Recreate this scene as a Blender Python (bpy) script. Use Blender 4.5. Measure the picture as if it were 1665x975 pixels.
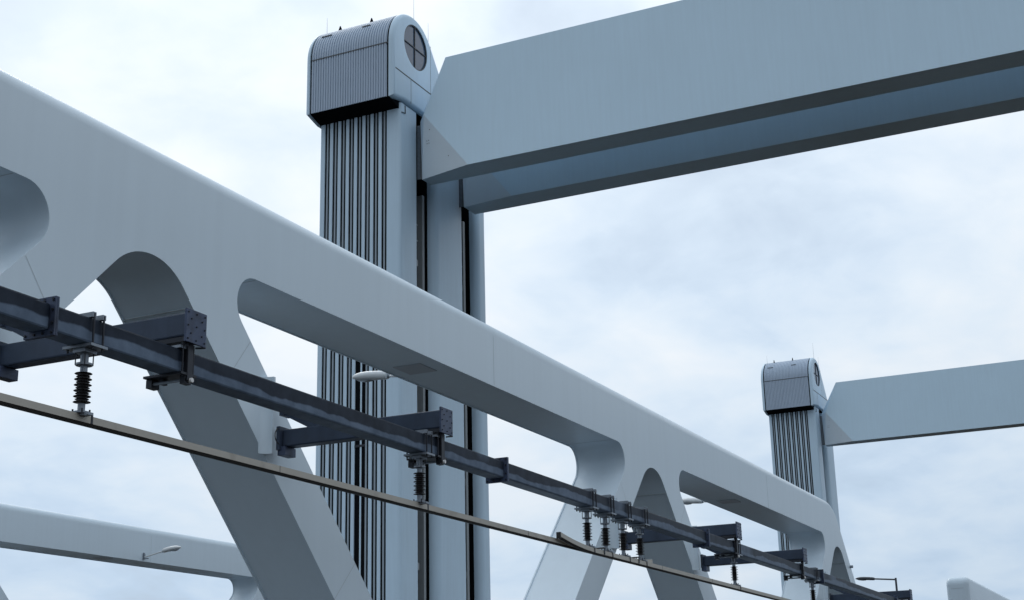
import bpy, bmesh, math, random
from mathutils import Matrix, Vector
random.seed(7)
S = bpy.context.scene
for o in list(bpy.data.objects):
    bpy.data.objects.remove(o)
C = S.collection
H = 1.7                     # eye height above the deck; scene heights below are given from the eye

# ------------------------------------------------------------------ camera
cam = bpy.data.cameras.new('camera')
co = bpy.data.objects.new('camera', cam); C.objects.link(co)
cam.sensor_width = 36.0
cam.lens = 50.81
cam.clip_start = 0.1; cam.clip_end = 4000
right = Vector((0.43487804, -0.90020954, -0.02244707))
down = Vector((0.249323, 0.14432256, -0.95760589))
fwd = Vector((0.86528558, 0.4108452, 0.28720565))
m = Matrix.Identity(4)
for i in range(3):
    m[i][0] = right[i]; m[i][1] = -down[i]; m[i][2] = -fwd[i]
m[2][3] = H
co.matrix_world = m
S.camera = co
S.render.resolution_x = 1024; S.render.resolution_y = 599

# ------------------------------------------------------------------ light
SUN_EL = math.radians(45); SUN_AZ = math.radians(48)      # azimuth counted from +X towards +Y
w = bpy.data.worlds.new('World'); S.world = w; w.use_nodes = True
nt = w.node_tree; nt.nodes.clear()
def N(t, **kw):
    n = nt.nodes.new(t)
    for k, v in kw.items(): setattr(n, k, v)
    return n
def L(a, b): nt.links.new(a, b)
def mth(op, a, b=None, clamp=False):
    n = N('ShaderNodeMath', operation=op, use_clamp=clamp)
    for i, v in enumerate((a, b)):
        if v is None: continue
        if isinstance(v, (int, float)): n.inputs[i].default_value = v
        else: L(v, n.inputs[i])
    return n.outputs[0]
out = N('ShaderNodeOutputWorld')
sky = N('ShaderNodeTexSky', sky_type='NISHITA', sun_disc=False)
sky.sun_elevation = SUN_EL
sky.sun_rotation = math.pi/2 - SUN_AZ
sky.air_density = 1.2; sky.dust_density = 2.5
bg1 = N('ShaderNodeBackground'); bg1.inputs[1].default_value = 0.075
L(sky.outputs[0], bg1.inputs[0])
tc = N('ShaderNodeTexCoord')
sep = N('ShaderNodeSeparateXYZ'); L(tc.outputs['Generated'], sep.inputs[0])
zc = mth('ADD', mth('MAXIMUM', sep.outputs[2], 0.0), 0.30)
comb = N('ShaderNodeCombineXYZ')
L(mth('DIVIDE', sep.outputs[0], zc), comb.inputs[0])
L(mth('DIVIDE', sep.outputs[1], zc), comb.inputs[1])
def noise(scale, detail, rough, off, dist=0.0):
    mp = N('ShaderNodeMapping'); mp.inputs['Location'].default_value = off
    L(comb.outputs[0], mp.inputs[0])
    n = N('ShaderNodeTexNoise'); n.inputs['Scale'].default_value = scale
    n.inputs['Detail'].default_value = detail; n.inputs['Roughness'].default_value = rough
    n.inputs['Distortion'].default_value = dist
    L(mp.outputs[0], n.inputs[0]); return n.outputs[0]
big = noise(1.3, 2, 0.45, (18.685, 7.761, 0.0), 0.3)
mid_ = noise(3.6, 4, 0.5, (16.433, 4.955, 0.0), 0.4)
fine = noise(8.5, 6, 0.55, (9.641, 5.472, 0.0), 0.3)
cl = mth('ADD', mth('ADD', mth('MULTIPLY', big, 0.46), mth('MULTIPLY', mid_, 0.34)), mth('MULTIPLY', fine, 0.20))
rmp = N('ShaderNodeValToRGB'); L(cl, rmp.inputs[0])
e = rmp.color_ramp.elements
e[0].position = 0.36; e[0].color = (0.57, 0.685, 0.825, 1)
e[1].position = 0.61; e[1].color = (0.90, 0.93, 0.96, 1)
k = e.new(0.44); k.color = (0.66, 0.77, 0.895, 1)
k = e.new(0.52); k.color = (0.78, 0.86, 0.94, 1)
# overcast dome: brighter towards the zenith (the whole dome alike)
dt = N('ShaderNodeVectorMath', operation='DOT_PRODUCT'); L(tc.outputs['Generated'], dt.inputs[0])
dt.inputs[1].default_value = (math.cos(SUN_EL)*math.cos(SUN_AZ), math.cos(SUN_EL)*math.sin(SUN_AZ), math.sin(SUN_EL))
elv = mth('ADD', mth('ADD', mth('MULTIPLY', mth('MAXIMUM', sep.outputs[2], 0.0), 0.60), 0.66), mth('MULTIPLY', dt.outputs['Value'], 0.29))
mul = N('ShaderNodeVectorMath', operation='SCALE'); L(rmp.outputs[0], mul.inputs[0]); L(elv, mul.inputs['Scale'])
tint = N('ShaderNodeMix', data_type='RGBA'); tf = N('ShaderNodeMapRange'); L(sep.outputs[2], tf.inputs[0])
tf.inputs[1].default_value = 0.05; tf.inputs[2].default_value = 0.42
L(tf.outputs[0], tint.inputs[0]); tint.inputs[6].default_value = (0.86, 0.95, 1.04, 1); tint.inputs[7].default_value = (1.05, 1.03, 1.01, 1)
mul2 = N('ShaderNodeVectorMath', operation='MULTIPLY'); L(mul.outputs[0], mul2.inputs[0]); L(tint.outputs[2], mul2.inputs[1])
bg2 = N('ShaderNodeBackground'); bg2.inputs[1].default_value = 0.97
L(mul2.outputs[0], bg2.inputs[0])
cover = N('ShaderNodeMapRange'); L(cl, cover.inputs[0])
cover.inputs[1].default_value = 0.33; cover.inputs[2].default_value = 0.46
cover.inputs[3].default_value = 0.80; cover.inputs[4].default_value = 1.0
mix = N('ShaderNodeMixShader'); L(cover.outputs[0], mix.inputs[0])
L(bg1.outputs[0], mix.inputs[1]); L(bg2.outputs[0], mix.inputs[2])
L(mix.outputs[0], out.inputs[0])

sl = bpy.data.lights.new('sun', 'SUN'); sl.energy = 0.6; sl.angle = math.radians(24); sl.color = (1.0, 0.97, 0.92)
so = bpy.data.objects.new('sun', sl); C.objects.link(so)
sd = Vector((math.cos(SUN_EL)*math.cos(SUN_AZ), math.cos(SUN_EL)*math.sin(SUN_AZ), math.sin(SUN_EL)))
so.rotation_euler = sd.to_track_quat('Z', 'Y').to_euler(); so.location = sd*200

S.view_settings.view_transform = 'Standard'; S.view_settings.look = 'None'
S.view_settings.exposure = 0.0; S.view_settings.gamma = 1.0
S.view_settings.use_curve_mapping = False
S.render.engine = 'CYCLES'

# ------------------------------------------------------------------ materials
def mat(name, col, rough=0.5, metal=0.0, var=0.06, scale=1.0, bump=0.0, bscale=30.0, spec=0.5, streak=0.0, coat=0.0, rvar=0.0, dirt=None):
    M = bpy.data.materials.new(name); M.use_nodes = True
    t = M.node_tree; b = t.nodes['Principled BSDF']
    b.inputs['Metallic'].default_value = metal; b.inputs['Roughness'].default_value = rough
    b.inputs['Specular IOR Level'].default_value = spec
    if coat: b.inputs['Coat Weight'].default_value = coat; b.inputs['Coat Roughness'].default_value = 0.15
    g = t.nodes.new('ShaderNodeNewGeometry')
    n1 = t.nodes.new('ShaderNodeTexNoise'); n1.inputs['Scale'].default_value = scale
    n1.inputs['Detail'].default_value = 6; n1.inputs['Roughness'].default_value = 0.6
    t.links.new(g.outputs['Position'], n1.inputs[0])
    mp = t.nodes.new('ShaderNodeMapping'); mp.inputs['Scale'].default_value = (5, 5, 0.35)
    t.links.new(g.outputs['Position'], mp.inputs[0])
    n2 = t.nodes.new('ShaderNodeTexNoise'); n2.inputs['Scale'].default_value = 1.0; n2.inputs['Detail'].default_value = 5
    t.links.new(mp.outputs[0], n2.inputs[0])
    def mm(op, a, b_=None):
        q = t.nodes.new('ShaderNodeMath'); q.operation = op
        for i, v in enumerate((a, b_)):
            if v is None: continue
            if isinstance(v, (int, float)): q.inputs[i].default_value = v
            else: t.links.new(v, q.inputs[i])
        return q.outputs[0]
    f = mm('ADD', mm('MULTIPLY', mm('SUBTRACT', n1.outputs[0], 0.5), 2*var), mm('MULTIPLY', mm('SUBTRACT', n2.outputs[0], 0.5), 2*streak))
    f = mm('ADD', f, 1.0)
    v = t.nodes.new('ShaderNodeVectorMath'); v.operation = 'SCALE'; v.inputs[0].default_value = col
    t.links.new(f, v.inputs['Scale'])
    colout = v.outputs[0]
    if dirt:
        dc, lo, hi, sc = dirt
        n3 = t.nodes.new('ShaderNodeTexNoise'); n3.inputs['Scale'].default_value = sc; n3.inputs['Detail'].default_value = 8
        t.links.new(g.outputs['Position'], n3.inputs[0])
        mr = t.nodes.new('ShaderNodeMapRange'); mr.inputs[1].default_value = lo; mr.inputs[2].default_value = hi
        t.links.new(n3.outputs[0], mr.inputs[0])
        mx = t.nodes.new('ShaderNodeMix'); mx.data_type = 'RGBA'
        t.links.new(mr.outputs[0], mx.inputs[0]); t.links.new(colout, mx.inputs[6]); mx.inputs[7].default_value = (*dc, 1)
        colout = mx.outputs[2]
    t.links.new(colout, b.inputs['Base Color'])
    if rvar:
        t.links.new(mm('ADD', mm('MULTIPLY', mm('SUBTRACT', n1.outputs[0], 0.5), 2*rvar), rough), b.inputs['Roughness'])
    if bump:
        n4 = t.nodes.new('ShaderNodeTexNoise'); n4.inputs['Scale'].default_value = bscale; n4.inputs['Detail'].default_value = 3
        t.links.new(g.outputs['Position'], n4.inputs[0])
        bp = t.nodes.new('ShaderNodeBump'); bp.inputs['Strength'].default_value = bump; bp.inputs['Distance'].default_value = 0.02
        t.links.new(n4.outputs[0], bp.inputs['Height']); t.links.new(bp.outputs[0], b.inputs['Normal'])
    return M

PAINT = mat('white_grey_paint', (0.625, 0.73, 0.815), 0.36, spec=0.28, var=0.035, scale=0.5, streak=0.04, bump=0.05, bscale=0.8, rvar=0.10)
PAINT2 = mat('white_grey_tower_paint', (0.51, 0.66, 0.79), 0.42, spec=0.3, var=0.06, scale=0.6, streak=0.06, bump=0.04, bscale=1.3, rvar=0.06)
GIRD = mat('pale_grey_girder_paint', (0.575, 0.745, 0.875), 0.42, spec=0.28, var=0.05, scale=0.22, streak=0.045, bump=0.03, bscale=0.5, rvar=0.06)
FACET = mat('pale_grey_end_plate_paint', (0.64, 0.735, 0.81), 0.45, spec=0.3, var=0.04, scale=1.2)
CLAD = mat('ribbed_grey_cladding', (0.40, 0.485, 0.595), 0.5, spec=0.25, metal=0.0, var=0.06, scale=2.5, streak=0.05)
DARK = mat('black_fin_and_recess_shade', (0.006, 0.007, 0.009), 0.9, var=0.2, spec=0.04)  # near-black puts shade into grooves, slots, gaps and the underside; roof fins are black
STRIP = mat('brown_grey_narrow_strip', (0.28, 0.345, 0.405), 0.6, var=0.1)
GUIDE = mat('grey_guide_steel', (0.27, 0.30, 0.32), 0.5, var=0.2, scale=3)
SEAM = mat('dark_joint_sealant', (0.10, 0.11, 0.12), 0.8, var=0.2)
WELD = mat('paint_weld_line', (0.47, 0.53, 0.565), 0.5, var=0.15)
HATCH = mat('hatch_paint', (0.43, 0.47, 0.52), 0.4, var=0.05)
STEEL = mat('blue_grey_coated_steel', (0.038, 0.054, 0.086), 0.42, spec=0.3, metal=0.15, var=0.35, scale=3.0, streak=0.35, rvar=0.1, bump=0.03, bscale=20,
            dirt=((0.05, 0.07, 0.112), 0.55, 0.75, 2.2))
PLATE = mat('blue_grey_plate_steel', (0.055, 0.075, 0.13), 0.42, spec=0.3, metal=0.15, var=0.4, scale=6.0, streak=0.2, dirt=((0.025, 0.03, 0.045), 0.5, 0.7, 4.0))
BOLT = mat('dark_bolt_steel', (0.03, 0.033, 0.042), 0.45, metal=0.6, var=0.3)
ZINC = mat('galvanised_steel', (0.22, 0.25, 0.29), 0.42, metal=0.5, var=0.25, scale=12)
BRIGHT = mat('bright_bolt_cap', (0.7, 0.7, 0.7), 0.3, var=0.05)
RUBBER = mat('black_silicone_shed', (0.022, 0.020, 0.022), 0.5, var=0.3, scale=20)
ALU = mat('weathered_aluminium_rail', (0.41, 0.385, 0.34), 0.5, metal=0.15, var=0.10, scale=1.6, streak=0.05, dirt=((0.27, 0.24, 0.205), 0.58, 0.8, 3.0))
WIRE = mat('black_contact_wire', (0.02, 0.018, 0.016), 0.5, var=0.3)
LAMPW = mat('white_lamp_housing', (0.62, 0.65, 0.67), 0.3, var=0.05, scale=6)
LAMPG = mat('grey_lamp_lens', (0.25, 0.28, 0.31), 0.12, var=0.05)
LAMPD = mat('dark_lamp_housing', (0.05, 0.06, 0.075), 0.35, var=0.1)
GLASS = mat('tinted_window_glass', (0.075, 0.115, 0.175), 0.12, var=0.05, spec=0.4)
FRAME = mat('dark_window_frame', (0.03, 0.04, 0.05), 0.5)
ASPH = mat('deck_asphalt', (0.022, 0.016, 0.010), 0.95, spec=0.15, var=0.2, scale=3, bump=0.3, bscale=60)
GROUND = mat('dark_river_bank', (0.024, 0.018, 0.011), 0.95, var=0.3, scale=0.1, bump=0.5, bscale=0.6, spec=0.2)
CONC = mat('pier_concrete', (0.30, 0.30, 0.29), 0.85, var=0.12, scale=1.0, bump=0.2)

# main support beam: dark upper face with a wavy run-off edge, lighter below
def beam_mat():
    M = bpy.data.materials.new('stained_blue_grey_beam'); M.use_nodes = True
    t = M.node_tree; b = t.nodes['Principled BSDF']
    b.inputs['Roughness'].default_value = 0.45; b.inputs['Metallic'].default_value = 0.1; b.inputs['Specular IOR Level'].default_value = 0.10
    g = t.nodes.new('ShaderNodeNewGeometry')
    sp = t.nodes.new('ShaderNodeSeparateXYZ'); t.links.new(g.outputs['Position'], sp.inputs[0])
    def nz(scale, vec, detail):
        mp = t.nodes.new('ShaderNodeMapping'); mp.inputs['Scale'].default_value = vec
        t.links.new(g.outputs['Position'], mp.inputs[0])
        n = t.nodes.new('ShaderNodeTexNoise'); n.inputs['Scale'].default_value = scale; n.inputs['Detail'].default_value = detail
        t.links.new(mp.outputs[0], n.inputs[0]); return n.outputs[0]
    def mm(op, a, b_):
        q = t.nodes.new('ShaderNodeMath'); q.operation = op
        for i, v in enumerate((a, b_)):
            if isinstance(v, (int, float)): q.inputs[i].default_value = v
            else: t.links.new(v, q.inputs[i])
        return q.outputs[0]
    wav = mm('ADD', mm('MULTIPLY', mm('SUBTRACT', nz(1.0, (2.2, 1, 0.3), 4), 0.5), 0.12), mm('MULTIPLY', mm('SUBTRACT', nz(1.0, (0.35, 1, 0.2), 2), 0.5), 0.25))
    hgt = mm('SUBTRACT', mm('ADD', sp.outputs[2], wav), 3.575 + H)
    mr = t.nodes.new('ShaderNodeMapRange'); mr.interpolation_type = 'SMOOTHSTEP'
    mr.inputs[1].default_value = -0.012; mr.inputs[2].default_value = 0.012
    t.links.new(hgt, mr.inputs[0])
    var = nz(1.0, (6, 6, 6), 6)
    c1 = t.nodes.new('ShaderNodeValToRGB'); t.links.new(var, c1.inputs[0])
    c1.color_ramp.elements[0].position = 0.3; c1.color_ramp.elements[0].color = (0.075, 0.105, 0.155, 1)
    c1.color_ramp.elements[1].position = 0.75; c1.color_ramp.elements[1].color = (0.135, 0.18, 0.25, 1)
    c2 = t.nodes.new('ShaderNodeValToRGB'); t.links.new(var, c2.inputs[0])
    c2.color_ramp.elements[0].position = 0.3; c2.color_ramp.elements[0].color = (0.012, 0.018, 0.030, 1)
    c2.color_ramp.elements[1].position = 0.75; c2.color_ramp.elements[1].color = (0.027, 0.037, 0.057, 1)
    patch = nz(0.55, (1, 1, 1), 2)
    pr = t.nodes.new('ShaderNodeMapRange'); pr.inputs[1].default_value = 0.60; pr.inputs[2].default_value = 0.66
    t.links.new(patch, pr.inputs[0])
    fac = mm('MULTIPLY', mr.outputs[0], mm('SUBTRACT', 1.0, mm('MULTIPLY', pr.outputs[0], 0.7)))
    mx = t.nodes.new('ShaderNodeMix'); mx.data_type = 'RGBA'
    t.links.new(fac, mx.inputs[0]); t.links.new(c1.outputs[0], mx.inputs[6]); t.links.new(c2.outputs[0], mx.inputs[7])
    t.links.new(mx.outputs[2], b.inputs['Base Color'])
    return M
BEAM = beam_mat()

# ------------------------------------------------------------------ helpers
class MB:
    """collects faces; build() links them as ONE mesh object"""
    def __init__(s): s.v = []; s.f = []; s.sm = []
    def add(s, vs, fs, smooth=False):
        n = len(s.v); s.v += [tuple(p) for p in vs]
        for q in fs: s.f.append(tuple(i+n for i in q)); s.sm.append(smooth)
        return s
    def box(s, x0, x1, y0, y1, z0, z1, bev=0.0):
        if bev <= 0:
            vs = [(x, y, z) for z in (z0, z1) for y in (y0, y1) for x in (x0, x1)]
            return s.add(vs, [(0, 2, 3, 1), (4, 5, 7, 6), (0, 1, 5, 4), (2, 6, 7, 3), (0, 4, 6, 2), (1, 3, 7, 5)])
        bm = bmesh.new(); bmesh.ops.create_cube(bm, size=1)
        for v in bm.verts:
            v.co = Vector(((x0+x1)/2+v.co.x*(x1-x0), (y0+y1)/2+v.co.y*(y1-y0), (z0+z1)/2+v.co.z*(z1-z0)))
        bmesh.ops.bevel(bm, geom=bm.edges[:], offset=bev, segments=2, affect='EDGES', profile=0.5)
        bm.verts.index_update()
        s.add([v.co[:] for v in bm.verts], [[v.index for v in f.verts] for f in bm.faces]); bm.free()
        return s
    def tube(s, pts, r, n=10, cap=True):
        pts = [Vector(p) for p in pts]; rings = []
        rr = r if isinstance(r, (list, tuple)) else [r]*len(pts)
        up = None
        for i, p in enumerate(pts):
            d = (pts[min(i+1, len(pts)-1)] - pts[max(i-1, 0)]).normalized()
            if up is None: up = Vector((0, 0, 1)) if abs(d.z) < 0.9 else Vector((1, 0, 0))
            a = d.cross(up).normalized(); b = a.cross(d).normalized(); up = b
            rings.append([p + a*math.cos(2*math.pi*k/n)*rr[i] + b*math.sin(2*math.pi*k/n)*rr[i] for k in range(n)])
        vs = [q for R in rings for q in R]; fs = []
        for i in range(len(pts)-1):
            for k in range(n):
                fs.append((i*n+k, i*n+(k+1) % n, (i+1)*n+(k+1) % n, (i+1)*n+k))
        s.add(vs, fs, True)
        if cap:
            s.add(rings[0], [tuple(range(n))[::-1]]); s.add(rings[-1], [tuple(range(n))])
        return s
    def lathe(s, prof, cx=0, cy=0, n=20):
        vs = []; fs = []
        for r, z in prof:
            vs += [(cx+r*math.cos(2*math.pi*k/n), cy+r*math.sin(2*math.pi*k/n), z) for k in range(n)]
        for i in range(len(prof)-1):
            for k in range(n):
                fs.append((i*n+k, i*n+(k+1) % n, (i+1)*n+(k+1) % n, (i+1)*n+k))
        return s.add(vs, fs, True)
    def beam(s, p, q, wx, h):
        """rectangular bar in the YZ plane from p to q, wx wide in X, h deep"""
        p, q = Vector(p), Vector(q); d = (q-p).normalized(); u = Vector((1, 0, 0)); n = d.cross(u).normalized()
        vs = [c + u*sx*wx/2 + n*sn*h/2 for c in (p, q) for sx, sn in ((-1, -1), (1, -1), (1, 1), (-1, 1))]
        return s.add(vs, [(0, 1, 2, 3), (7, 6, 5, 4), (0, 4, 5, 1), (1, 5, 6, 2), (2, 6, 7, 3), (3, 7, 4, 0)])
    def mesh(s, name, origin=(0, 0, 0), ang=35):
        me = bpy.data.meshes.new(name)
        o = Vector(origin)
        me.from_pydata([tuple(Vector(p)-o) for p in s.v], [], s.f)
        me.polygons.foreach_set('use_smooth', s.sm)
        bm = bmesh.new(); bm.from_mesh(me)
        bmesh.ops.remove_doubles(bm, verts=bm.verts, dist=1e-5)
        bmesh.ops.recalc_face_normals(bm, faces=bm.faces)
        bm.to_mesh(me); bm.free()
        if any(s.sm): me.set_sharp_from_angle(angle=math.radians(ang))
        return me
    def build(s, name, material, parent=None, world=True):
        """world=True: coordinates are scene coordinates from the eye, else local to the parent"""
        org = (0, 0, 0)
        if parent is not None and world: org = Vector(parent.get('_o', (0, 0, 0)))
        me = s.mesh(name, org); me.materials.append(material)
        o = bpy.data.objects.new(name, me); C.objects.link(o)
        if parent is not None: o.parent = parent
        else: o.location = (0, 0, H)
        return o
ORG = {}
def tag(o, label, cat, group=None):
    o['label'] = label; o['category'] = cat
    if group: o['group'] = group
    return o
def thing(name, label, cat, loc, group=None):
    o = bpy.data.objects.new(name, None); C.objects.link(o); o.empty_display_size = 0.3
    o.location = (loc[0], loc[1], loc[2]+H); o['_o'] = tuple(float(v) for v in loc)
    return tag(o, label, cat, group)
def inst(me, name, parent, loc=(0, 0, 0)):
    o = bpy.data.objects.new(name, me); C.objects.link(o); o.parent = parent; o.location = loc
    return o
def copy_tree(root, loc, label):
    def cp(o, parent):
        c = o.copy(); C.objects.link(c); c.parent = parent
        for ch in o.children: cp(ch, c)
        return c
    r = cp(root, None); r.location = (loc[0], loc[1], loc[2]+H); r['_o'] = tuple(float(v) for v in loc); r['label'] = label
    return r

def arc(cx, cz, r, a0, a1, n):
    return [(cx+r*math.cos(math.radians(a0+(a1-a0)*i/n)), cz+r*math.sin(math.radians(a0+(a1-a0)*i/n))) for i in range(n+1)]
def offset(loop, d):
    """move a closed loop along its left normals by d (left = inside for a counter-clockwise loop)"""
    n = len(loop); res = []
    for i in range(n):
        p0, p1, p2 = Vector(loop[i-1]), Vector(loop[i]), Vector(loop[(i+1) % n])
        a = (p1-p0).normalized(); b = (p2-p1).normalized()
        na = Vector((-a.y, a.x)); nb = Vector((-b.y, b.x)); h = na+nb
        h = h/max(h.length_squared/2, 0.3)
        res.append((p1.x+h.x*d, p1.y+h.y*d))
    return res
def plate(outer, holes, y0, y1, rn=0.0, rf=0.0, lip=0.0, seg=8):
    """solid sheet in XZ with holes, thick from y0 (near) to y1; rn/rf round the outer edge; lip = web plates proud of the hole walls"""
    mb = MB()
    prof = []
    if rn: prof += [(y0+rn-rn*math.cos(a), rn-rn*math.sin(a)) for a in [math.pi/2*i/seg for i in range(seg+1)]]
    else: prof += [(y0, 0.0)]
    if rf: prof += [(y1-rf+rf*math.sin(a), rf-rf*math.cos(a)) for a in [math.pi/2*i/seg for i in range(seg+1)]]
    else: prof += [(y1, 0.0)]
    n = len(outer); vs = []
    for y, d in prof: vs += [(x, y, z) for x, z in offset(outer, d)]
    fs = [(i*n+k, i*n+(k+1) % n, (i+1)*n+(k+1) % n, (i+1)*n+k) for i in range(len(prof)-1) for k in range(n)]
    mb.add(vs, fs, True)
    for h in holes:
        hp = [(y0, 0), (y0+0.03, 0), (y0+0.03, lip), (y1-0.03, lip), (y1-0.03, 0), (y1, 0)] if lip else [(y0, 0), (y1, 0)]
        m_ = len(h); vs = []
        for y, d in hp: vs += [(x, y, z) for x, z in offset(h, -d)]
        mb.add(vs, [(i*m_+k, i*m_+(k+1) % m_, (i+1)*m_+(k+1) % m_, (i+1)*m_+k) for i in range(len(hp)-1) for k in range(m_)], True)
    for y, d in ((y0, prof[0][1]), (y1, prof[-1][1])):
        bm = bmesh.new(); ed = []
        for lp in [offset(outer, d)]+list(holes):
            vv = [bm.verts.new((x, y, z)) for x, z in lp]
            ed += [bm.edges.new((vv[i], vv[(i+1) % len(vv)])) for i in range(len(vv))]
        bmesh.ops.triangle_fill(bm, use_beauty=True, use_dissolve=False, edges=ed)
        bm.verts.index_update()
        mb.add([v.co[:] for v in bm.verts], [[v.index for v in f.verts] for f in bm.faces], False); bm.free()
    return mb

# ------------------------------------------------------------------ setting: water, deck
def structure(o): o['kind'] = 'structure'; return o
structure(MB().add([(-3000, -3000, -14), (3000, -3000, -14), (3000, 3000, -14), (-3000, 3000, -14)], [(0, 1, 2, 3)]).build('ground', GROUND))
structure(MB().box(-42, 56, -12, 11.2, -2.6, -1.7).build('railway_deck', ASPH))
structure(MB().box(-42, 56, 13.0, 33.9, -2.6, -1.75).build('road_deck', ASPH))
structure(MB().box(59, 160, -12, 34.5, -2.6, -1.72).build('lift_span_deck', ASPH))

# ------------------------------------------------------------------ bridge trusses
MOD = 18.04; CN = [13.66+MOD*i for i in (-2, -1, 0, 1, 2)]
ZB, ZT, ZLOW, ZBOT = 6.16, 7.40, -1.95, -3.2
def v_open(ca, cb):
    """opening between the diagonals of two neighbouring nodes: flat top, rounded upper corners, rounded point below"""
    r = 0.396; pts = []
    xl, xr = ca+2.2, cb-2.2; zc_ = ZB-r; mid = (ca+cb)/2
    pts += arc(xl, zc_, r, 90, 225, 14)                      # upper left corner
    rb = 0.7; zap = 7.38-(mid-ca); zcb = zap+rb*math.sqrt(2)
    pts += arc(mid, zcb, rb, 225, 315, 10)
    pts += arc(xr, zc_, r, -45, 90, 14)
    return pts
def a_open(c):
    r = 0.918; zc_ = 4.97; rb = 0.5; xb = 6.27-ZLOW
    t = rb/math.tan(math.radians(22.5))
    pts = arc(c, zc_, r, 45, 135, 18)                        # top, right to left
    pts += arc(c-xb+t, ZLOW+rb, rb, 135, 270, 8)
    pts += arc(c+xb-t, ZLOW+rb, rb, 270, 405, 8)
    return pts
def truss_outline(cs):
    r = 2.0; t = r*math.tan(math.radians(22.5)); xr = cs[-1]-0.02; xl = cs[0]+0.02
    xo = 7.38-ZBOT
    pts = [(cs[0]-xo, ZBOT), (cs[-1]+xo, ZBOT)]
    pts += arc(xr-t, ZT-r, r, 45, 90, 14)
    pts += arc(xl+t, ZT-r, r, 90, 135, 14)
    return pts
THK = 1.18
def make_truss(label, y, cs, vertical_start=False):
    t = thing('bridge_truss', label, 'bridge truss', (cs[0], y, ZBOT))
    holes = [v_open(a, b) for a, b in zip(cs, cs[1:])] + [a_open(c) for c in cs]
    plate(truss_outline(cs), holes, y, y+THK, 0.25, 0.25, lip=0.02).build('truss_frame', PAINT, t)
    # painted weld lines across the inner faces of the openings
    for k, (a, b) in enumerate(zip(cs, cs[1:])):
        for px, pz, nx, nz in ((b-2.35, ZB+0.02, 0, -1), (a+2.3, ZB+0.02, 0, -1)):
            MB().box(px-0.007, px+0.007, y+0.04, y+THK-0.04, pz-0.004, pz+0.01).build('weld_line', WELD, t)
        # face splice line halfway along the chord
        MB().box((a+b)/2+0.68, (a+b)/2+0.686, y-0.003, y+0.01, ZB+0.03, ZT-0.28).build('weld_line', WELD, t)
        # hatch cover in the chord soffit
        hx = (a+b)/2-1.48
        h = MB().box(hx, hx+0.62, y+0.36, y+0.90, ZB+0.005, ZB+0.025).build('access_hatch', HATCH, t)
        MB().box(hx-0.014, hx+0.634, y+0.346, y+0.914, ZB+0.012, ZB+0.026).build('hatch_gasket', SEAM, h)
    for c in cs:                                            # weld lines in the arches, following the wall slope
        for sx in (-1, 1):                                  # plate joints across the diagonals, on the near face
            for q0, q1 in (((2.13, 5.25), (1.64, 4.63)), ((4.9, 2.48), (4.35, 1.92))):
                a_ = Vector((c+sx*q0[0], q0[1])); b_ = Vector((c+sx*q1[0], q1[1])); d_ = (b_-a_).normalized(); n2_ = Vector((-d_.y, d_.x))*0.004
                MB().add([((a_+n2_).x, y-0.0025, (a_+n2_).y), ((b_+n2_).x, y-0.0025, (b_+n2_).y), ((b_-n2_).x, y-0.0025, (b_-n2_).y), ((a_-n2_).x, y-0.0025, (a_-n2_).y)], [(0, 1, 2, 3)]).build('weld_line', WELD, t)
            p = Vector((c+sx*0.86, 5.41)); d = Vector((sx*1, -1)).normalized(); n_ = Vector((-sx*1, -1)).normalized()
            vs = []
            for yy in (y+0.04, y+THK-0.04):
                for a_, b_ in ((-0.006, 0.003), (0.006, 0.003), (0.006, -0.03), (-0.006, -0.03)):
                    q = p + d*a_ + n_*b_; vs.append((q.x, yy, q.y))
            MB().add(vs, [(0, 1, 2, 3), (7, 6, 5, 4), (0, 4, 5, 1), (1, 5, 6, 2), (2, 6, 7, 3), (3, 7, 4, 0)]).build('weld_line', WELD, t)
    return t
near = make_truss('near pale grey steel truss with rounded openings, carrying the insulator brackets', 11.5, CN)
far = copy_tree(near, (CN[0], 34.2, ZBOT), 'far pale grey steel truss low at the left with a lamp on its side')

# flared mounting pedestals on the near truss, one behind each bracket
BR = [11.13, 16.38, 29.18, 34.46, 47.4]
for bx in BR:
    mb = MB(); Y0 = 11.5; xf = bx-0.215; fl = 0.12; dp = 0.14
    prof = [(-fl+fl*math.sin(a), -dp*(1-math.cos(a))) for a in [math.pi/2*i/10 for i in range(11)]] + [(0.05, -dp), (0.05, 0.0)]
    n = len(prof); vs = []
    for z in (3.74, 4.82): vs += [(xf+x, Y0+yy, z) for x, yy in prof]
    mb.add(vs, [(k, k+1, n+k+1, n+k) for k in range(n-1)], True)
    mb.add([(xf+x, Y0+yy, 3.74) for x, yy in prof], [tuple(range(n))]); mb.add([(xf+x, Y0+yy, 4.82) for x, yy in prof], [tuple(range(n))[::-1]])
    mb.build('mounting_pedestal', PAINT, near)

# next truss in line beyond the lift span: only its rounded end shows
ZN = 7.68
NT = thing('bridge_truss', 'square ended pale truss start in the lower right corner', 'bridge truss', (82.5, 12.15, ZBOT))
r_ = 0.45; x0, x1 = 82.5, 82.5+54
ol = [(x0, ZBOT), (x1, ZBOT), (x1, ZN)] + arc(x0+r_, ZN-r_, r_, 90, 180, 10)
cs2 = [x0+2.5+MOD*i for i in range(3)]
plate(ol, [v_open(a, b) for a, b in zip(cs2, cs2[1:])], 12.15, 13.35, 0.25, 0.25).build('truss_frame', PAINT, NT)
MB().box(82.492, 82.51, 12.42, 13.08, 7.04, 7.055).build('weld_line', WELD, NT)

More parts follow.
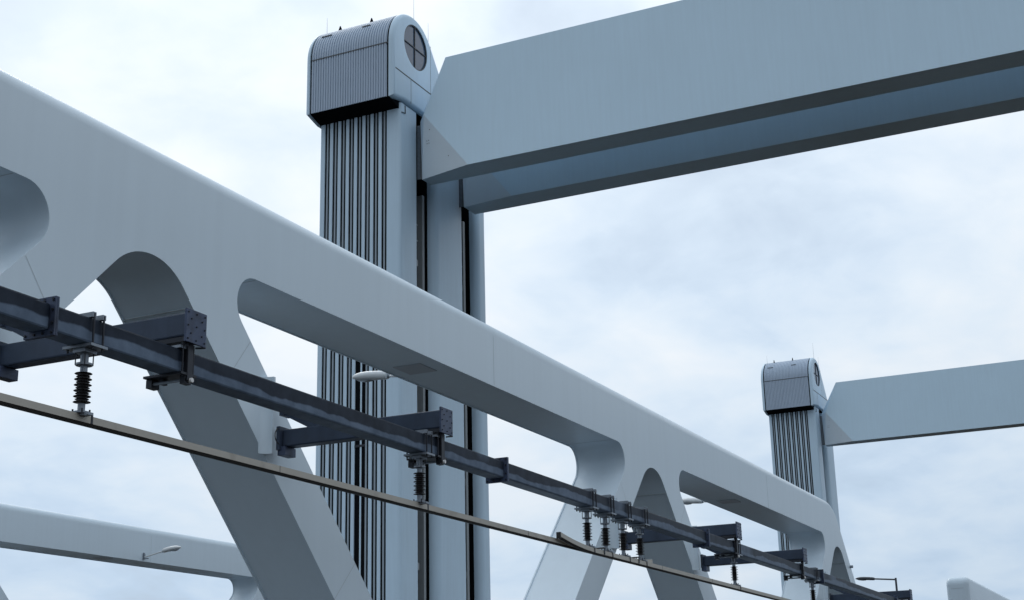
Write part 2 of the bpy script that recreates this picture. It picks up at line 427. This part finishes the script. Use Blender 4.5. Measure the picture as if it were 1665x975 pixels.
# ------------------------------------------------------------------ lift towers
def vprism(mb, pts, z0, z1, smooth=True):
    n = len(pts)
    mb.add([(x, y, z) for z in (z0, z1) for x, y in pts], [(k, (k+1) % n, n+(k+1) % n, n+k) for k in range(n)], smooth)
    mb.add([(x, y, z0) for x, y in pts], [tuple(range(n))[::-1]]); mb.add([(x, y, z1) for x, y in pts], [tuple(range(n))])
    return mb
def rrect(x0, x1, y0, y1, r00=0.02, r10=0.02, r11=0.02, r01=0.02):
    return (arc(x0+r00, y0+r00, r00, 180, 270, 8)+arc(x1-r10, y0+r10, r10, 270, 360, 8)+
            arc(x1-r11, y1-r11, r11, 0, 90, 8)+arc(x0+r01, y1-r01, r01, 90, 180, 8))
ZC = 32.35; ZG = -13.9
def make_tower(label, bx, double):
    by = 35.47
    t = thing('lift_tower', label, 'bridge tower', (bx, by, ZG))
    B = lambda mb, name, mt, par=t: mb.build(name, mt, par) if par is t else None
    def sub(mb, name, mt, par):
        o = mb.build(name, mt, t); o.parent = par; return o
    # first column: corner pier, edge pier, black backing that colours the grooves as shaded, cladding strips between them
    vprism(MB(), rrect(bx, bx+1.75, by, by+0.83, 0.20, 0.05), ZG, ZC).build('corner_pier', PAINT2, t)
    vprism(MB(), rrect(bx, bx+1.75, by+4.70, by+5.02, 0.02, 0.02, 0.05, 0.12), ZG, ZC).build('edge_pier', PAINT2, t)
    MB().box(bx+0.06, bx+1.72, by+0.83, by+4.70, ZG, ZC).build('groove_shade_backing', DARK, t)
    gw = 0.115; ZO = 21.5
    ln = []
    for k_ in range(8):
        a = 4.645-0.5086*k_; ln += [a, a-0.205]
    edges = [4.70] + ln + [0.83]
    for i in range(len(ln)-1):
        hi, lo = ln[i]-gw/2, ln[i+1]+gw/2
        lowcut = i in (8, 9)
        x_in = 0.0 if i % 2 else 0.02
        MB().box(bx+x_in, bx+0.059, by+lo, by+hi, ZO if lowcut else ZG, ZC, 0).build('cladding_strip', PAINT2 if i % 2 else STRIP, t)
    MB().box(bx+0.03, bx+0.059, by+2.27, by+2.36, ZG, ZO).build('opening_mullion', PAINT2, t)
    for z in (21.4, 14.0, 6.4, -1.0):
        MB().box(bx+0.01, bx+0.059, by+2.06, by+2.70, z, z+0.12).build('opening_crossbar', BOLT, t)
    # columns and slots behind it
    cols = [(3.8, 6.9, 0.48, 0.04)] + ([(8.8, 10.0, 0.40, 0.35)] if double else [])
    for c0, c1, ra, rb in cols:
        vprism(MB(), rrect(bx+c0, bx+c1, by, by+5.02, ra, rb), ZG, ZC).build('column', PAINT2, t)
    slots = [(1.75, 3.8)] + ([(6.9, 8.8)] if double else [])
    for s0, s1 in slots:
        MB().box(bx+s0-0.02, bx+s1+0.02, by+1.5, by+4.9, ZG, ZC).build('slot_shade_backing', DARK, t)  # black back and sides put the slot's shade into the colour
        MB().box(bx+s0+(1.5 if s0 < 3 else 1.1), bx+s0+(1.72 if s0 < 3 else 1.34), by+0.5, by+1.5, ZG, 28.2).build('guide_rail', GUIDE, t)
        MB().box(bx+s0, bx+s0+0.02, by+0.2, by+1.5, ZG, ZC).build('slot_shade_side', DARK, t)
        MB().box(bx+s1-0.02, bx+s1, by+0.50, by+1.5, ZG, ZC).build('slot_shade_side', DARK, t)
        for z in (3.0, 8.0, 13.0, 18.0, 19.2, 22.5, 24.0, 25.4, 26.3):
            MB().box(bx+s0+0.03, bx+s0+1.1, by+0.55, by+0.60, z, z+0.06 if z > 24.5 else z+0.35).build('guide_crossbar', GUIDE, t)
        MB().box(bx+s0+0.45, bx+s0+0.53, by+0.60, by+0.66, 18.0, 26.4).build('guide_stile', GUIDE, t)
        MB().tube([(bx+s0+0.1, by+0.52, 24.4), (bx+s0+0.8, by+0.52, 25.4)], 0.03, 6).build('guide_strut', GUIDE, t)
        MB().box(bx+s0+0.15, bx+s0+0.75, by+0.45, by+0.6, 27.2, 27.7).build('guide_bracket', GUIDE, t)
    # machinery house on top: curved ribbed cladding between two rounded shells
    hx = bx-1.1; cx, cz, r = hx+2.35, 35.5, 2.35; zb = 32.25
    a_t = 39.0
    tp = (cx+r*math.cos(math.radians(a_t)), cz+r*math.sin(math.radians(a_t)))
    sl_ = 1.235; xe = tp[0]+(tp[1]-zb)/sl_
    outer_n = [(hx, zb), (hx+0.35, zb), (hx+1.3, zb+0.18), (xe-0.15, zb+0.18)] + arc(cx, cz, r, a_t, 180, 26)
    outer_f = [(hx, zb), (hx+1.1, zb-0.30), (xe, zb-0.30)] + arc(cx, cz, r, a_t, 180, 26)
    win = (hx+2.46, 36.05, 1.29)
    hole = arc(win[0], win[1], win[2], 0, 360, 40)[:-1]
    for (ya, yb, near_side) in ((by-0.20, by+0.08, True), (by+5.03, by+5.32, False)):
        sh = plate(outer_n if near_side else outer_f, [hole] if near_side else [], ya, yb, 0.24 if near_side else 0.0, 0.24 if not near_side else 0.0)
        shell = sh.build('side_shell', PAINT2, t)
        if near_side:
            mb = MB()
            for lo, hi, y0_, y1_ in ((win[2]-0.06, win[2]-0.001, ya+0.03, ya+0.10),):
                pi_ = arc(win[0], win[1], lo, 0, 360, 40)[:-1]; po = arc(win[0], win[1], hi, 0, 360, 40)[:-1]; n = len(pi_)
                vs = [(x, y0_, z) for x, z in pi_]+[(x, y0_, z) for x, z in po]+[(x, y1_, z) for x, z in pi_]
                mb.add(vs, [(k_, (k_+1) % n, n+(k_+1) % n, n+k_) for k_ in range(n)]+[(k_, (k_+1) % n, 2*n+(k_+1) % n, 2*n+k_) for k_ in range(n)])
            wf = mb.build('window_frame', FRAME, t)
            for sx in (-1, 1):
                for sz in (-1, 1):
                    q = [(win[0]+sx*0.03, win[1]+sz*0.03)] + [(win[0]+sx*(0.03+1.2*math.cos(a)), win[1]+sz*(0.03+1.2*math.sin(a))) for a in [math.pi/2*i/12 for i in range(13)]]
                    sub(MB().add([(x, ya+0.10, z) for x, z in q], [tuple(range(len(q)))]), 'window_pane', GLASS, wf)
            sub(MB().box(win[0]-0.03, win[0]+0.03, ya+0.045, ya+0.095, win[1]-win[2]+0.05, win[1]+win[2]-0.05), 'window_bar', FRAME, wf)
            sub(MB().box(win[0]-win[2]+0.05, win[0]+win[2]-0.05, ya+0.05, ya+0.09, win[1]-0.027, win[1]+0.027), 'window_bar', FRAME, wf)
            MB().add([(hx+0.25, ya-0.004, 33.90), (xe-1.3, ya-0.004, 33.90), (xe-1.3, ya-0.004, 33.98), (hx+0.25, ya-0.004, 33.98)], [(0, 1, 2, 3)]).build('panel_joint', SEAM, t)
            MB().box(hx+1.9, hx+1.93, ya-0.004, ya+0.01, zb+0.26, 33.92).build('panel_joint', SEAM, t)
            MB().box(hx+4.10, hx+4.125, ya-0.004, ya+0.01, 33.98, 36.85).build('panel_joint', SEAM, t)
    core = [(hx+0.12, zb+0.2), (xe-0.3, zb+0.2)] + arc(cx, cz, r-0.10, a_t, 180, 20)
    plate(core, [], by+0.07, by+5.04).build('house_core', DARK, t)
    plate([(hx+0.1, zb+0.03), (hx+1.13, zb-0.26), (hx+1.13, zb+0.3), (hx+0.1, zb+0.3)], [], by+0.09, by+5.03).build('underside', DARK, t)  # shade below the overhanging head, given as near-black colour
    # ribbed sheet
    path = [(hx+0.05, zb+0.02)] + [(hx+0.05, 33.2), (hx+0.05, 34.4)] + arc(cx, cz, r-0.05, 180, a_t, 22) + [(xe-0.2, zb+0.4)]
    ys = []; y = by+0.20; pitch = 0.1572
    nr = 30
    for i in range(nr):
        ys += [(y, 0), (y+pitch*0.30, 0), (y+pitch*0.36, 0.05), (y+pitch*0.94, 0.05)]; y += pitch
    ys.append((y, 0))
    mb = MB(); vs = []; n = len(path)
    for yy, d in ys:
        for i, p in enumerate(path):
            a = Vector(path[max(i-1, 0)]); b = Vector(path[min(i+1, n-1)]); tn = (b-a).normalized(); nm = Vector((-tn.y, tn.x))
            vs.append((p[0]+nm.x*d, yy, p[1]+nm.y*d))
    fs = [(i*n+k_, i*n+k_+1, (i+1)*n+k_+1, (i+1)*n+k_) for i in range(len(ys)-1) for k_ in range(n-1)]
    mb.add(vs, fs, False)
    cl_ = mb.build('ribbed_cladding', CLAD, t)
    sub(MB().box(hx-0.012, hx+0.05, by+0.13, by+4.9, 35.36, 35.42), 'cladding_joint', SEAM, cl_)
    # hatch outline and the two small fins on the curved roof, lightning rods
    def roof_pt(ang, out_=0.0): return (cx+(r+out_)*math.cos(math.radians(ang)), cz+(r+out_)*math.sin(math.radians(ang)))
    for fy in (by+4.05, by+2.02):
        p0 = roof_pt(112, -0.03)
        MB().add([(p0[0]-0.12, fy, p0[1]), (p0[0]+0.28, fy, p0[1]+0.05), (p0[0]+0.02, fy, p0[1]+0.33), (p0[0]-0.12, fy+0.06, p0[1]), (p0[0]+0.28, fy+0.06, p0[1]+0.05), (p0[0]+0.02, fy+0.06, p0[1]+0.33)],
                 [(0, 1, 2), (5, 4, 3), (0, 3, 4, 1), (1, 4, 5, 2), (2, 5, 3, 0)]).build('roof_fin', DARK, t)
    q0, q1 = roof_pt(142, 0.02), roof_pt(143.5, 0.02)
    MB().box(q1[0], q0[0]+0.01, by+3.95, by+4.6, q1[1], q0[1]+0.01).build('roof_hatch_sill', SEAM, t)
    MB().box(q1[0], q0[0]+0.01, by+1.5, by+2.0, q1[1], q0[1]+0.01).build('roof_hatch_sill', SEAM, t)
    for (rx, ry, rz0, rz1) in ((hx+1.2, by+4.75, 37.3, 38.5), (hx+2.6, by+0.0, 37.4, 39.6), (hx+4.05, by-0.1, 36.9, 38.3)):
        MB().tube([(rx, ry, rz0), (rx, ry, rz0+(rz1-rz0)*0.45), (rx, ry, rz1)], [0.013, 0.010, 0.006], 6).build('lightning_rod', ZINC, t)
    # small stay under the head
    MB().tube([(bx+0.5, by-0.01, 32.3), (bx+0.5, by-0.03, 31.85), (bx+0.12, by-0.03, 31.78)], 0.025, 6).build('conduit', BOLT, t)
    return t
T1 = make_tower('large lift tower in the centre with round window and ribbed head', 61.4, True)
T2 = make_tower('smaller looking distant lift tower at the right with round window', 148.4, False)

# ------------------------------------------------------------------ cross girders
def make_girder(label, x0, front):
    ya, zt, zb = -34.0, 34.85, 28.42
    x1 = x0+1.68; xm = x0+(0.74 if front else 0.3)
    t = thing('cross_girder', label, 'girder', (x0, ya, zb))
    A, Bt, Cc = (34.6, 31.78), (33.25, zt), (32.0, zb)
    D, E_ = (35.12, zb), (35.22, 31.78)
    V = [(x0, *A), (x0, *Bt), (x0, ya, zt), (x0, ya, zb), (x0, *Cc),           # 0-4 front web
         (xm, *D), (xm, *E_),                                                  # 5,6 tapered end
         (x1, *E_), (x1, *Bt), (x1, ya, zt), (x1, ya, zb), (x1, *D)]           # 7-11 back web
    MB().add(V, [(0, 1, 2, 3, 4), (7, 8, 9, 10, 11), (1, 8, 9, 2), (4, 3, 10, 11, 5), (3, 2, 9, 10), (0, 6, 7, 8, 1), (6, 5, 11, 7)]).build('box_body', GIRD, t)
    MB().add([(x0-0.004, *A), (xm-0.004, *E_), (xm-0.004, *D), (x0-0.004, *Cc)], [(0, 1, 2, 3)]).build('end_facet', FACET, t)
    # comb seal between girder end and tower
    MB().box(xm+0.022, xm+0.05, 35.1, 35.44, zb+0.05, 31.6).build('seal_strip', SEAM, t)
    mb = MB()
    for i in range(42):
        z = zb+0.08+i*0.0735; mb.box(xm-0.02, xm+0.02, 35.24, 35.40, z, z+0.035)
    o = mb.build('comb_seal', ZINC, t); o['kind'] = 'stuff'
    # bolt marks on the end facet
    for yy, zz, s in ((34.55, 30.35, 0), (34.42, 30.35, 0), (34.55, 30.2, 0), (34.42, 30.2, 0), (34.3, 30.9, 0), (33.2, 29.2, 0)):
        f_ = (yy-32.0)/(35.15-32.0)
        xx = x0+0.74*max(0, min(1, ((yy-A[0])*(Cc[1]-A[1])-(zz-A[1])*(Cc[0]-A[0]))/((D[0]-A[0])*(Cc[1]-A[1])-(D[1]-A[1])*(Cc[0]-A[0]))))
        MB().box(xx-0.02, xx+0.01, yy-0.02, yy+0.02, zz-0.02, zz+0.02).build('bolt', SEAM, t)
    return t
g1_ = make_girder('near cross girder leaving the central tower for the upper right corner', 62.4, True)
MB().box(64.085, 66.1, -33.9, 33.0, 34.5, 34.6).build('gap_shade_plate', GIRD, g1_)  # unseen plate added over the girder gap to shade the rear web
make_girder('rear cross girder of the central tower, showing under the near one', 67.65, False)
make_girder('distant cross girder reaching from the right hand tower to the picture edge', 149.4, True)

# ------------------------------------------------------------------ cantilever brackets
YB0, YB1 = 8.88, 9.12; ZBM0, ZBM1 = 3.48, 3.72
def cyl_y(x, y0, y1, z, r, n=8):
    return MB().tube([(x, y0, z), (x, y1, z)], r, n)
bolt_me = cyl_y(0, -0.010, 0.0, 0, 0.009, 6).mesh('bolt'); bolt_me.materials.append(BOLT)
def make_bracket(x, label):
    t = thing('cantilever_bracket', label, 'bracket', (x, 11.3, 3.84), 'brackets on the near truss')
    hw = 0.10
    MB().box(x-hw, x+hw, 8.785, 11.27, 3.84, 4.08, 0.018).build('arm', STEEL, t)
    MB().beam((x, 11.31, 4.375), (x, 10.60, 4.0), 0.14, 0.12).build('knee_brace', STEEL, t)
    MB().box(x-0.17, x+0.13, 11.27, 11.325, 3.79, 4.12, 0.004).build('root_plate', STEEL, t)
    MB().box(x-0.13, x+0.13, 11.20, 11.325, 3.72, 3.84, 0.004).build('root_block', PLATE, t)
    MB().box(x-0.11, x+0.11, 11.26, 11.325, 4.28, 4.47, 0.004).build('brace_plate', STEEL, t)
    ep = MB().box(x-0.16, x+0.16, 8.76, 8.786, 3.765, 4.105, 0.003).build('end_plate', PLATE, t)
    for bx_, bz_ in ((-0.13, 3.80), (0, 3.80), (0.13, 3.80), (-0.13, 3.935), (0.13, 3.935), (-0.13, 4.07), (0, 4.07), (0.13, 4.07), (-0.085, 3.86), (0.085, 4.01), (0, 3.94), (-0.08, 4.01), (0.085, 3.86)):
        b = inst(bolt_me, 'bolt', ep, (bx_, 8.76-11.3, bz_-3.84))
    # cable loop at the root
    pts = [(x-0.17+0.02-0.10*math.sin(a)*1.1, 11.31-0.03, 3.98+0.11*math.cos(a)) for a in [math.pi*2*i/20*0.62-0.35 for i in range(21)]]
    MB().tube(pts, 0.008, 6).build('cable_loop', RUBBER, t)
    return t
make_bracket(BR[0], 'dark steel bracket nearest the camera at far left, end plate against the dark diagonal')
make_bracket(BR[1], 'dark steel bracket crossing in front of the central tower')
make_bracket(BR[2], 'dark steel bracket just right of the group of four insulators')
make_bracket(BR[3], 'dark steel bracket with its end plate in front of the truss end opening')
make_bracket(BR[4], 'dark steel bracket at the bottom edge, farthest right')

# suspension clamps tying the beam under the bracket ends
def make_hanger(x, label):
    t = thing('beam_hanger', label, 'clamp', (x, 9.0, 3.84), 'hangers between bracket and beam')
    MB().box(x-0.09, x+0.09, 8.82, 9.2, 3.79, 3.838).build('top_plate', BOLT, t)
    MB().box(x-0.12, x+0.06, 8.85, 9.15, 3.722, 3.75).build('saddle', ZINC, t)
    MB().box(x-0.03, x+0.05, 8.825, 8.872, 3.40, 3.79, 0.004).build('side_channel', BOLT, t)
    MB().box(x-0.03, x+0.05, 9.128, 9.175, 3.40, 3.79, 0.004).build('side_channel', BOLT, t)
    for dx in (-0.075, 0.09):
        MB().tube([(x+dx, 8.855, 3.44), (x+dx, 8.855, 3.78)], 0.010, 6).build('tie_rod', BOLT, t)
    MB().box(x-0.12, x+0.12, 8.83, 9.3, 3.455, 3.478).build('bottom_plate', BOLT, t)
    MB().tube([(x-0.03, 8.84, 3.41), (x-0.03, 9.32, 3.41)], 0.016, 8).build('cross_pin', ZINC, t)
    MB().box(x-0.06, x+0.06, 9.24, 9.31, 3.37, 3.455).build('rear_lug', BOLT, t)
    MB().box(x-0.05, x+0.05, 8.84, 8.9, 3.37, 3.455).build('front_lug', BOLT, t)
    MB().tube([(x+0.02, 8.80, 3.41), (x+0.02, 8.84, 3.41)], 0.024, 12).build('pin_cap', BRIGHT, t)
    MB().tube([(x+0.05, 8.80, 3.74), (x+0.15, 8.76, 3.76)], 0.010, 6).build('locking_pin', BOLT, t)
    return t
HL = ['hanger under the leftmost bracket end plate, against the dark diagonal', 'hanger under the bracket in front of the central tower', 'hanger under the bracket right of the four insulators',
      'hanger under the bracket in front of the truss end opening', 'hanger under the bracket at the bottom edge']
for x, l in zip(BR, HL): make_hanger(x, l)

# ------------------------------------------------------------------ support beam in lengths between flange joints
JT = [0.24, 9.27, 18.33, 27.36, 36.39, 45.42, 54.45]
BL = ['dark box beam length entering at the left edge, above the first insulator', 'long dark box beam length with the first insulator and the tower behind it',
      'dark box beam length carrying the group of four insulators', 'dark box beam length right of the four insulators', 'dark box beam length below the truss end', 'dark box beam length running out at the bottom right']
bolt_x = MB().tube([(-0.036, 0, 0), (0.036, 0, 0)], 0.012, 6).mesh('bolt'); bolt_x.materials.append(BOLT)
for i in range(len(JT)-1):
    xa, xb = JT[i], JT[i+1]
    t = thing('support_beam', BL[i], 'steel beam', (xa, 9.0, ZBM0), 'box beam lengths')
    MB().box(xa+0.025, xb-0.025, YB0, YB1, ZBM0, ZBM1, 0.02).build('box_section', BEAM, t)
    for j, xp in ((0, xa), (1, xb)):
        s0, s1 = (xp+0.001, xp+0.024) if j == 0 else (xp-0.024, xp-0.001)
        p = MB().box(s0, s1, YB0-0.055, YB1+0.055, ZBM0-0.055, ZBM1+0.055, 0.003).build('flange_plate', PLATE, t)
        if j == 1:
            for dy in (-0.15, -0.05, 0.05, 0.15):
                for dz in (-0.028, ZBM1-ZBM0+0.028): inst(bolt_x, 'bolt', p, (xp-xa, dy, dz))
            for dz in (0.06, 0.18):
                for dy in (-0.15, 0.15): inst(bolt_x, 'bolt', p, (xp-xa, dy, dz))

# ------------------------------------------------------------------ insulators
def make_insulator(x, label):
    z0 = 2.84
    t = thing('post_insulator', label, 'insulator', (x, 9.0, z0), 'insulators hanging under the beam')
    # clamp straps round the beam
    for dx in (-0.065, 0.065):
        MB().box(x+dx-0.022, x+dx+0.022, 8.85, 9.15, ZBM1+0.002, ZBM1+0.05, 0).build('top_angle', ZINC, t)
        for yy in (8.855, 9.145):
            MB().tube([(x+dx, yy, 3.42), (x+dx, yy, 3.76)], 0.011, 6).build('strap_rod', BOLT, t)
    MB().box(x-0.11, x+0.11, 8.83, 9.17, 3.447, 3.472).build('clamp_plate', ZINC, t)
    MB().box(x-0.08, x+0.08, 8.93, 9.07, 3.41, 3.445).build('clamp_base', ZINC, t)
    for dx, dy in ((-0.055, -0.055), (0.055, -0.055), (-0.055, 0.055), (0.055, 0.055)):
        MB().tube([(x+dx, 9+dy, 3.30), (x+dx, 9+dy, 3.44)], 0.006, 6).build('stud', BOLT, t)
    MB().lathe([(0.0, 3.415), (0.038, 3.415), (0.038, 3.318), (0.078, 3.316), (0.078, 3.298), (0.05, 3.294), (0.034, 3.292), (0.034, 3.235), (0, 3.235)], x, 9.0, 18).build('upper_fitting', ZINC, t)
    prof = [(0.0, 3.236), (0.036, 3.236)]; z = 3.234; n = 11
    for k_ in range(n):
        rr = 0.080 if k_ % 2 == 0 else 0.064
        prof += [(0.040, z), (rr-0.006, z-0.008), (rr, z-0.012), (rr-0.008, z-0.014), (0.044, z-0.012)]
        z -= 0.0265
    prof += [(0.036, z), (0.0, z)]
    MB().lathe(prof, x, 9.0, 22).build('shed_stack', RUBBER, t)
    MB().lathe([(0, z+0.002), (0.034, z+0.002), (0.034, z0+0.032), (0.05, z0+0.030), (0.075, z0+0.028), (0.075, z0+0.012), (0, z0+0.012)], x, 9.0, 18).build('lower_fitting', ZINC, t)
    for dy in (-0.055, 0.055):
        for dx in (-0.05, 0.05):
            MB().tube([(x+dx, 9+dy, z0-0.0), (x+dx, 9+dy, z0+0.05)], 0.009, 6).build('foot_bolt', BOLT, t)
    MB().box(x-0.035, x+0.035, 8.885, 9.075, z0-0.012, z0+0.012).build('rail_clip', ZINC, t)
    MB().box(x+0.012, x+0.036, 8.886, 8.893, z0-0.09, z0+0.01).build('clip_jaw', BOLT, t)
    return t
IX = [9.84, 16.07, 21.58, 22.35, 23.14, 23.94, 29.42, 35.85, 42.2]
IL = ['insulator at the left edge, nearest the camera, against open sky', 'insulator hanging in front of the central tower slot',
      'first from the left of the group of four insulators', 'second from the left of the group of four insulators', 'third from the left of the group of four insulators', 'fourth from the left of the group of four insulators',
      'single insulator right of the group of four, under a bracket', 'small insulator at the bottom edge below the truss end', 'distant insulator at the very bottom right']
for x, l in zip(IX[:8], IL): make_insulator(x, l)

# ------------------------------------------------------------------ overhead conductor rails
def rail(label, pts, yc, xs, zb_):
    """pts: (x, z of top) along the bar"""
    t = thing('conductor_rail', label, 'conductor rail', (pts[0][0], yc, pts[0][1]))
    wd = 0.034
    def sweep(prof):
        mb = MB(); vs = []; n = len(prof)
        for x, z in pts: vs += [(x, yc+py, z+pz) for py, pz in prof]
        fs = [(i*n+k_, i*n+(k_+1) % n, (i+1)*n+(k_+1) % n, (i+1)*n+k_) for i in range(len(pts)-1) for k_ in range(n)]
        mb.add(vs, fs); mb.add(vs[:n], [tuple(range(n))]); mb.add(vs[-n:], [tuple(range(n))[::-1]])
        return mb
    sweep([(-wd, 0), (wd, 0), (wd, -0.068), (-wd, -0.068)]).build('aluminium_profile', ALU, t)
    sweep([(-wd+0.004, -0.069), (wd-0.004, -0.069), (wd-0.012, -0.088), (0.008, -0.096), (-0.008, -0.096), (-wd+0.012, -0.088)]).build('contact_wire', WIRE, t)
    for x in xs:
        MB().box(x-0.004, x+0.004, yc-wd-0.002, yc+wd+0.002, zb_-0.068, zb_+0.002).build('splice_joint', SEAM, t)
    return t
Y1r, Y2r = 9.02, 8.93
z1, z2 = 2.848, 2.822
r1 = rail('long tan conductor rail from the left edge to the four insulators', [(-6, z1), (8, z1), (23.2, z1), (23.7, z1+0.012), (24.1, z1+0.035), (24.5, z1+0.07)], Y1r, [6.2, 12.95, 19.3], z1)
up = [(20.28+0.15*i, z2+0.11*((1-i/10.0)**2)) for i in range(11)]
r2 = rail('tan conductor rail with upturned black end below the four insulators, running right', up+[(30, z2), (60, z2)], Y2r, [24.75, 27.6, 36.6], z2)
MB().box(20.262, 20.279, Y2r-0.036, Y2r+0.036, z2+0.11-0.097, z2+0.112).build('end_cap', WIRE, r2)
for x in (21.98, 23.55):
    MB().box(x-0.05, x+0.05, Y2r-0.06, Y1r+0.06, z2+0.004+0.03, z2+0.045).build('coupling_plate', BOLT, r2)
    MB().box(x+0.01, x+0.05, Y2r-0.045, Y2r-0.0345, z2-0.06, z2+0.035).build('coupling_jaw', BOLT, r2)

# ------------------------------------------------------------------ street lamps
def lamp_head(L_=0.72, w_=0.16):
    """cobra head along +x: housing and lens"""
    hs = MB(); secs = [(0.0, 0.034, 0.034, -0.034), (0.015, 0.07, 0.056, -0.046), (0.10, 0.086, 0.066, -0.050), (0.30, 0.10, 0.069, -0.052), (0.55, 0.105, 0.067, -0.056), (0.75, 0.10, 0.054, -0.058), (0.88, 0.085, 0.034, -0.053), (0.96, 0.06, 0.010, -0.042), (1.0, 0.02, -0.012, -0.032)]
    n = 16; vs = []
    for u, hw, top, bot in secs:
        mid = (top+bot)/2; hh = (top-bot)/2
        for k_ in range(n):
            a = 2*math.pi*k_/n
            vs.append((u*L_, hw*math.cos(a)*abs(math.cos(a))**-0.3 if abs(math.cos(a)) > 1e-6 else 0.0, mid+hh*math.sin(a)))
    fs = [(i*n+k_, i*n+(k_+1) % n, (i+1)*n+(k_+1) % n, (i+1)*n+k_) for i in range(len(secs)-1) for k_ in range(n)]
    hs.add(vs, fs, True); hs.add(vs[:n], [tuple(range(n))[::-1]]); hs.add(vs[-n:], [tuple(range(n))])
    ls = MB(); vs = []
    for u, hw, d in ((0.42, 0.03, -0.046), (0.48, 0.065, -0.066), (0.65, 0.072, -0.078), (0.82, 0.055, -0.07), (0.92, 0.02, -0.048)):
        vs += [(u*L_, hw, -0.042), (u*L_, hw*0.7, d), (u*L_, -hw*0.7, d), (u*L_, -hw, -0.042)]
    ls.add(vs, [(i*4+k_, i*4+k_+1, i*4+4+k_+1, i*4+4+k_) for i in range(4) for k_ in range(3)], True)
    return hs, ls
HS, LS = lamp_head()
def wall_lamp(label, x, y, z, ydir, arm, tilt=7.0, sc=1.0, upw=0.06):
    t = thing('wall_lamp', label, 'street lamp', (x, y, z))
    MB().box(-0.035, 0.035, 0.0, 0.03*ydir, -0.14, 0.10).build('wall_plate', ZINC, t, world=False)
    if ydir < 0: MB().box(-0.03, 0.03, 0.03*ydir, 0.22*ydir, -0.13, -0.10).build('foot_bar', ZINC, t, world=False)
    MB().tube([(0, (arm-0.06)*ydir, -0.06+upw*0.88), (0, (arm-0.01)*ydir, -0.06+upw*0.98)], 0.042, 12).build('collar', ZINC, t, world=False)
    MB().box(-0.03, 0.03, 0.03*ydir, 0.06*ydir, -0.12, 0.05).build('stay', ZINC, t, world=False)
    MB().tube([(0, 0.04*ydir, -0.06), (0, arm*ydir, -0.06+upw)], 0.024, 10).build('arm', LAMPW, t, world=False)
    e_ = bpy.data.objects
    for mbs, nm, mt in ((HS, 'housing', LAMPW), (LS, 'lens', LAMPG)):
        me = mbs.mesh(nm); me.materials.append(mt)
        o = inst(me, nm, t, (0, (arm-0.03)*ydir, -0.06+upw+0.0))
        o.rotation_euler = (0, -math.radians(tilt), math.radians(90*ydir)); o.scale = (sc, sc*1.1, sc*1.25)
    return t
wall_lamp('white street lamp head in front of the central tower, under the truss chord', 22.3, 12.69, 6.345, 1, 0.48, 6, 1.05)
wall_lamp('white street lamp head behind the second truss opening', 22.3+MOD, 12.69, 6.37, 1, 0.50, 6, 1.05)
wall_lamp('white lamp on the side of the far truss at lower left', 41.0, 34.19, 6.36, -1, 0.9, 8, 1.05, 0.16)
# dark post lamp
PL = thing('street_lamp', 'dark post lamp at lower right, above the last bracket', 'street lamp', (72.4, 14.05, -1.72))
MB().tube([(72.4, 14.05, -1.72), (72.4, 14.05, 4), (72.4, 14.05, 6.86)], [0.075, 0.06, 0.05], 10).build('post', LAMPD, PL)
MB().tube([(72.4, 14.05, 6.78), (72.4, 15.1, 6.88)], 0.038, 8).build('arm', LAMPD, PL)
for mbs, nm, mt in ((HS, 'housing', LAMPD), (LS, 'lens', LAMPG)):
    me = mbs.mesh(nm); me.materials.append(mt)
    o = inst(me, nm, PL, (0, 1.02, 6.87+1.72)); o.rotation_euler = (0, -math.radians(6), math.radians(90)); o.scale = (1.3, 1.3, 1.3)
# small round marker on the end diagonal
mk = MB().tube([(51.35, 11.5, 5.35), (51.35, 11.40, 5.35)], 0.05, 12).build('marker_lamp', ZINC, near)

for o in bpy.data.objects:
    if '_o' in o: del o['_o']
